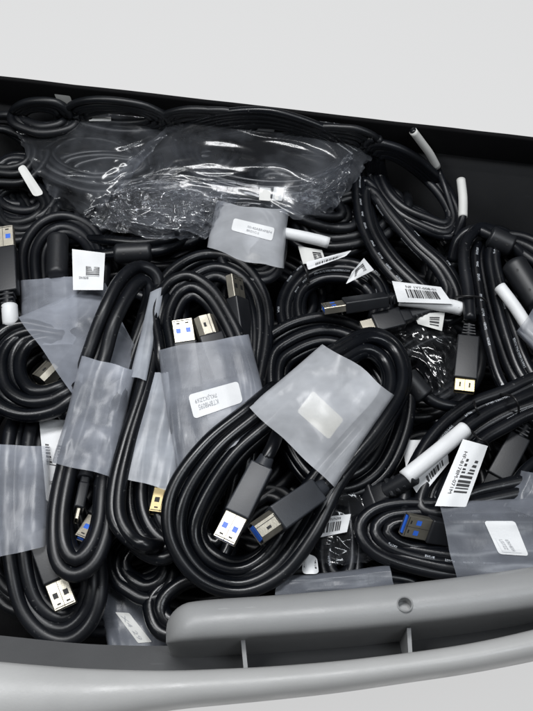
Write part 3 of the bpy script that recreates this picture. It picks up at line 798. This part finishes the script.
# ---- U bottom left
U1 = thing('cable_coil', 'small tight black coil showing below the frosted sleeves near the front left', 'cable coil', 140, 570, -10, LC)
coil(U1, ell(143,566,34,34), ell(145,562,20,19), 4, -4, 'cable', 3.1)
U2 = thing('cable_coil', 'black coil dipping behind the left end of the grey handle', 'cable coil', 190, 605, -10, LC)
coil(U2, ell(192,604,48,36,-.3), ell(196,602,32,22,-.3), 3, -2, 'cable', 3.3)
U3 = thing('cable_bundle', 'dark smooth sleeve at the very bottom with a narrow slanted white sticker', 'cable bundle', 130, 625, -25, WR)
sU = sleeve(U3, ((95,585),(150,575)), ((110,665),(178,660)), -14, 8, 'film_dark', wr=1, ends=3)
coil(U3, [(115,560),(110,600),(120,650),(145,680),(165,650),(160,600),(145,560)], [(125,570),(122,600),(130,640),(143,660),(152,640),(148,600),(138,570)], 2, -26, 'deep', 2.8, dz=2)
decal(U3, [(129,613),(152,642),(138,643),(115,612)], on_sleeve(sU, -14), name='sticker', paper='paper2', ink='greyink', texts=[('X4 29', (.1, .2, .9, .5))], corner=.08)

for cx, cy, rx, ry, z, rr in [(120,116,54,15,20,2.2),(205,122,50,15,20,2.2),(330,142,52,18,15,2.2),(2,150,44,40,8,2.4),(20,205,40,34,2,2.6)]:
    t = thing('cable_coil', 'thin dim black coil lying against the back wall among the bags', 'cable coil', cx, cy, z, 'thin coils along the back wall')
    coil(t, ell(cx, cy, rx, ry, .06), ell(cx, cy, rx*.6, ry*.5, .06), 5, z, 'deep', rr, dz=3, jit=6)  # duller cable material stands in for the shade along the back
# ---- deep layers: coils that only show through the gaps
GD = 'coils buried deep in the pile'
deep = [(90,600,55,30,-22),(165,640,50,26,-44),(290,585,60,24,-20),(45,480,50,50,-18),(260,520,50,40,-10),(485,215,40,26,-22),(190,122,55,17,8),(105,128,55,17,6),(300,132,60,20,4),(20,170,40,36,0),(395,150,45,20,-8),(455,190,30,26,-24),(340,200,50,26,-6),(230,190,60,26,-4),(60,160,60,40,-2),(160,160,60,40,4),(350,150,60,30,2),(420,200,50,36,-20),(480,250,45,36,-42),(60,230,60,40,-14),(170,240,60,40,-12),
        (270,300,60,45,-14),(400,250,60,45,-16),(480,290,60,55,-14),(120,320,60,50,-10),(430,370,60,45,-8),(520,440,55,50,-10),(30,440,60,60,-16),(110,520,70,55,-18),
        (230,450,80,60,-10),(350,440,60,55,-12),(440,480,60,45,-10),(300,540,70,45,-14),(400,560,70,28,-14),(30,560,55,55,-30),(120,600,60,35,-36),(500,540,60,40,-10),(370,510,45,50,-18),
        (10,300,50,60,-14),(200,300,60,50,-14),(460,250,40,40,-22),(210,570,60,40,-22)]
for i, (cx, cy, rx, ry, z) in enumerate(deep):
    cy = clear(cy, cx, rx, ry, z+4)
    t = thing('cable_coil', 'dark tangled coil buried under upper cables, strands showing in a gap', 'cable coil', cx, cy, z, GD)
    rot = random.uniform(-.6, .6)
    coil(t, ell(cx, cy, rx, ry, rot), ell(cx, cy, rx*.62, ry*.58, rot), 4, z, 'deep' if i % 3 else 'cable2', 2.9, dz=6)
deeper = [(60+x*105, 190+y*95, 70, 60, -46+6*math.sin(x*3+y)) for y in range(5) for x in range(5)]
for cx, cy, rx, ry, z in deeper:
    if cy > 560: cy = 555
    cy = clear(cy, cx, rx, ry, z+4)
    t = thing('cable_coil', 'dark tangled coil buried under upper cables, strands showing in a gap', 'cable coil', cx, cy, z, GD)
    coil(t, ell(cx, cy, rx, ry), ell(cx, cy, rx*.5, ry*.5), 4, z, 'deep', 3, dz=6)

# ================================================================== THE BIN
BIN = thing('storage_bin', 'grey moulded plastic bin with a rounded front handle and shade-blackened inside, full of cables', 'storage bin', 266, 640, -118)
FL = -112.0
def lin(tab, x):
    for (a, b), (c, d) in zip(tab, tab[1:]):
        if a <= x <= c: return b+(d-b)*(x-a)/(c-a)
    return tab[0][1] if x < tab[0][0] else tab[-1][1]
def smooth(tab, x):
    return sum(lin(tab, x+k*9) for k in range(-3, 4))/7
Y_in = [(-200,640),(-60,655),(0,662),(85,669),(170,671),(266,667),(340,661),(400,654),(470,644),(533,630),(600,612),(700,575)]
Y_out = [(-200,715),(-60,726),(0,728),(85,722),(170,708),(266,699),(340,691),(400,682),(470,672),(533,660),(600,645),(700,610)]
Y_led = [(-200,612),(-60,628),(0,634),(85,643),(170,645),(266,640),(340,634),(400,628),(470,620),(533,606),(600,590),(700,560)]
xs = [-200+12*k for k in range(76)]
rows = []
for x in xs:
    yi, yo, yl = smooth(Y_in, x), smooth(Y_out, x), smooth(Y_led, x)
    pr = []
    L = P0(x, yl, 0)
    pr.append(Vector((L.x, L.y+6, FL)))
    pr.append(L+Vector((0, 2, -14))); pr.append(L+Vector((0, 0, -3))); pr.append(L+Vector((0, -1.0, 2)))
    e = P0(x, yi, 30)
    pr.append(Vector((e.x, e.y+1.6, 11))); pr.append(Vector((e.x, e.y+.6, 16))); pr.append(Vector((e.x, e.y+.2, 26)))
    for t, z in ((0, 30), (.05, 31.6), (.13, 32.8), (.25, 34), (.42, 34.6), (.6, 34.3), (.76, 33), (.88, 31), (.96, 28.5), (1, 25)):
        pr.append(P0(x, yi+(yo-yi)*t, z))
    o = pr[-1]
    pr.append(o+Vector((0, .2, -6))); pr.append(o+Vector((0, 1.5, -12))); pr.append(o+Vector((0, 4, -14))); pr.append(Vector((o.x, o.y+30, FL-6)))
    rows.append(pr)
def loft(name, rows, mat, parent, smooth_=True, closed=False):
    n = len(rows[0]); V = [p for r in rows for p in r]; Fc = []
    for i in range(len(rows)-1):
        for k in range(n if closed else n-1):
            k2 = (k+1) % n
            Fc.append((i*n+k, (i+1)*n+k, (i+1)*n+k2, i*n+k2))
    if closed: Fc.append(tuple(range(n))); Fc.append(tuple((len(rows)-1)*n+k for k in range(n))[::-1])
    o = mk(name, V, Fc, M[mat], parent)
    try: o.data.set_sharp_from_angle(angle=math.radians(50))
    except Exception: pass
    return o
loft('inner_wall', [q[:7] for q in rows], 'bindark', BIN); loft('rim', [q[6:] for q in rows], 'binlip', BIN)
# rounded grip bar standing above the channel
Y_t = [(160,606),(200,600),(266,596),(340,590),(400,584),(470,576),(533,567),(600,556),(720,530)]
Y_b = [(160,644),(200,641),(266,637),(340,632),(400,626),(470,618),(533,609),(600,598),(720,570)]
gr = []
for x in [166,166.8,168,170,173,177,182,188,196]+[204+12*k for k in range(43)]:
    yt, yb = smooth(Y_t, x), smooth(Y_b, x)
    s = min(1, (x-166)/26); g = math.sqrt(max(0, 1-(1-s)**2))
    ym = yb-8
    yt = ym+(yt-ym)*(.15+.85*g)
    zc = 22+18*g
    pr = []
    for k in range(13):
        a = PI*(k/12)
        y = (yt+yb)/2-(yb-yt)/2*math.cos(a)
        pr.append(P0(x, y, zc-9*g+9*g*math.sin(a)**.8))
    a0, b0 = pr[0].copy(), pr[-1].copy()
    pr.insert(0, a0+Vector((0, .3, -8))); pr.insert(0, Vector((a0.x, a0.y+2.5, FL+30)))
    pr.append(b0+Vector((0, .3, -5))); pr.append(Vector((b0.x, b0.y-1.0, 4)))
    pr.append(Vector((b0.x, b0.y+4, FL+30)))
    gr.append(pr)
grip = loft('handle', gr, 'bin', BIN, closed=True)
gb = BVHTree.FromPolygons([p for r in gr for p in r], [(i*len(gr[0])+k, (i+1)*len(gr[0])+k, (i+1)*len(gr[0])+k+1, i*len(gr[0])+k+1) for i in range(len(gr)-1) for k in range(len(gr[0])-1)])
# hole through the handle: raised lip and dark floor
d = ray(405, 604).normalized(); h = gb.ray_cast(CAM, d); c, nn = h[0], h[1]
if nn.dot(d) > 0: nn = -nn
tx = (Vector((1, .25, 0))-nn*Vector((1, .25, 0)).dot(nn)).normalized(); ty = nn.cross(tx)
def disc(r0, z0, r1, z1, n=28, ax=1.0):
    V = [c+tx*(r*math.cos(2*PI*k/n))+ty*(r*ax*math.sin(2*PI*k/n))+nn*z for r, z in ((r0, z0), (r1, z1)) for k in range(n)]
    return V, [(k, (k+1) % n, n+(k+1) % n, n+k) for k in range(n)]
v1, f1 = disc(3.2, .04, 2.9, .3); v2, f2 = disc(2.9, .3, 2.6, .05)
V, Fc = join((v1, f1), (v2, f2)); ring = mk('hole_rim', V, Fc, M['bin'], BIN)
V, Fc = disc(2.6, 4, 2.6, -4.5); Fc += [tuple(range(28))[::-1], tuple(28+k for k in range(28))]
cut = mk('cutter', V, Fc, None, BIN)
for ob in (cut, grip):
    bmm = bmesh.new(); bmm.from_mesh(ob.data); bmesh.ops.recalc_face_normals(bmm, faces=bmm.faces[:]); bmm.to_mesh(ob.data); bmm.free()
md = grip.modifiers.new('hole', 'BOOLEAN'); md.object = cut; md.operation = 'DIFFERENCE'; md.solver = 'EXACT'
bpy.context.view_layer.update()
dg = bpy.context.evaluated_depsgraph_get()
nm = bpy.data.meshes.new_from_object(grip.evaluated_get(dg)); print('hole cut', len(grip.data.polygons), len(nm.polygons))
grip.modifiers.clear(); grip.data = nm; nm.name = 'handle'
bpy.data.objects.remove(cut)
try: nm.set_sharp_from_angle(angle=math.radians(50))
except Exception: pass
# ribs that bridge the channel
def rib(x, y0, y1, w=4.2, dx=4):
    a, b = P0(x, y0, 27), P0(x+dx, y1, 27)
    sd = (b-a).cross(Vector((0, 0, 1))).normalized()*(w/2/2)
    V = []
    for p, z in ((a, 27), (b, 24), (b, -5), (a, -5)):
        for s in (-1, 1): V.append(Vector((p.x, p.y, z))+sd*s*(1 if z > 0 else 1.5))
    mk('rib', V, [(0, 1, 3, 2), (2, 3, 5, 4), (4, 5, 7, 6), (6, 7, 1, 0), (0, 2, 4, 6), (1, 7, 5, 3)], M['bin'], BIN, smooth=False)
rib(243, 640, 672, 3.2, 3); rib(409, 628, 661, 3.2, 3)
# back wall: dull lower panel, moulded band blackened for the shade there, and rolled top edge
def wallpt(s, z, off): return Vector((BL_.x, BL_.y, 0))+wdir*s+wn*off+Vector((0, 0, z))
sL, sR_ = -90, (BR_-BL_).length+60
def panel(name, mat, z0, z1, off, th):
    V = []
    n = 30
    prof = [(z0, off), (z1-1.2, off), (z1-.3, off-.4), (z1, off-1.4), (z1, off-th+1), (z1-1, off-th), (z0, off-th)]
    rws = [[wallpt(sL+(sR_-sL)*i/n, z, o+.5*noise.noise((i*.5, z*.02, 4))) for z, o in prof] for i in range(n+1)]
    return loft(name, rws, mat, BIN, closed=True)
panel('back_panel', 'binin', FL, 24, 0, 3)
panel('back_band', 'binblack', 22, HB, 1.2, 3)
# side walls and base
def quadwall(name, a, b, mat):
    d_ = (b-a); d_.z = 0; nrm = Vector((d_.y, -d_.x, 0)).normalized()*2
    rws = [[a.lerp(b, i/12)+nrm*s+Vector((0, 0, z)) for s, z in ((-1, FL), (-1, HB-6), (-.6, HB-5), (.6, HB-5), (1, HB-6), (1, FL))] for i in range(13)]
    return loft(name, rws, mat, BIN, closed=True)
bl = wallpt(sL, 0, 0); br = wallpt(sR_, 0, 0)
fl_ = Vector((rows[0][2].x, rows[0][2].y, 0)); fr_ = Vector((rows[-1][2].x, rows[-1][2].y, 0))
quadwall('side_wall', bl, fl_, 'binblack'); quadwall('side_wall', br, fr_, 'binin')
bs = [bl, br, fr_]+[Vector((r[0].x, r[0].y, 0)) for r in rows[::-6]]+[fl_]
V = [Vector((p.x, p.y, FL)) for p in bs]+[Vector((p.x, p.y, FL-4)) for p in bs]; n = len(bs)
mk('base', V, [tuple(range(n))[::-1], tuple(n+k for k in range(n))]+[(k, (k+1) % n, n+(k+1) % n, n+k) for k in range(n)], M['binblack'], BIN, smooth=False)

# ------------------------------------------------------------------ backdrop: a plain pale surface, its even light put in as a glow
m, nt, b = newmat('glowing_backdrop'); setp(b, Base_Color=(.18, .18, .18, 1), Roughness=1.0, Specular_IOR_Level=0)
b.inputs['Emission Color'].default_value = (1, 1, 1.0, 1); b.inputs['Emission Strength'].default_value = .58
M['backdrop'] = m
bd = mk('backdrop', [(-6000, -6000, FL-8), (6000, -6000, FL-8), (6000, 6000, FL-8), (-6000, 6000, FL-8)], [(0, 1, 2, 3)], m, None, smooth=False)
tag(bd, 'plain pale grey glowing backdrop behind the bin', kind='structure')

# ------------------------------------------------------------------ light
w = bpy.data.worlds.new('World'); scn.world = w; w.use_nodes = True
bg = w.node_tree.nodes['Background']; bg.inputs[0].default_value = (.90, .95, 1.0, 1); bg.inputs[1].default_value = .07
def area(name, loc, target, size, power, colr=(1, 1, 1), sy=None):
    l = bpy.data.lights.new(name, 'AREA'); l.energy = power; l.size = size*S; l.color = colr
    if sy: l.shape = 'RECTANGLE'; l.size_y = sy*S
    o = bpy.data.objects.new(name, l); col.objects.link(o); o.location = Vector(loc)*S
    o.rotation_euler = (Vector(target)-Vector(loc)).to_track_quat('-Z', 'Y').to_euler(); return o
area('ceiling_light', (-120, 250, 1100), (0, 0, 0), 620, 10, (.985, .99, 1), 190)
area('ceiling_light', (480, -250, 1150), (0, -50, 0), 150, 4.2, (.9, .95, 1), 600)
area('ceiling_light', (-620, -120, 950), (0, -50, 0), 150, 3.5, (.97, .99, 1), 500)

# ------------------------------------------------------------------ camera
cd = bpy.data.cameras.new('camera'); cam = bpy.data.objects.new('camera', cd); col.objects.link(cam)
cam.location = CAM*S; cam.rotation_euler = (math.radians(30), 0, 0)
cd.sensor_fit = 'VERTICAL'; cd.sensor_height = 24; cd.lens = 24*F/H0; cd.clip_start = .01; cd.clip_end = 100
scn.camera = cam
for o in scn.objects:
    for k in ('_b', '_o'):
        if k in o: del o[k]
scn.view_settings.view_transform = 'Standard'; scn.view_settings.look = 'None'; scn.view_settings.exposure = 0
scn.render.engine = 'CYCLES'; scn.cycles.use_denoising = True; scn.cycles.transparent_max_bounces = 16; scn.cycles.max_bounces = 8
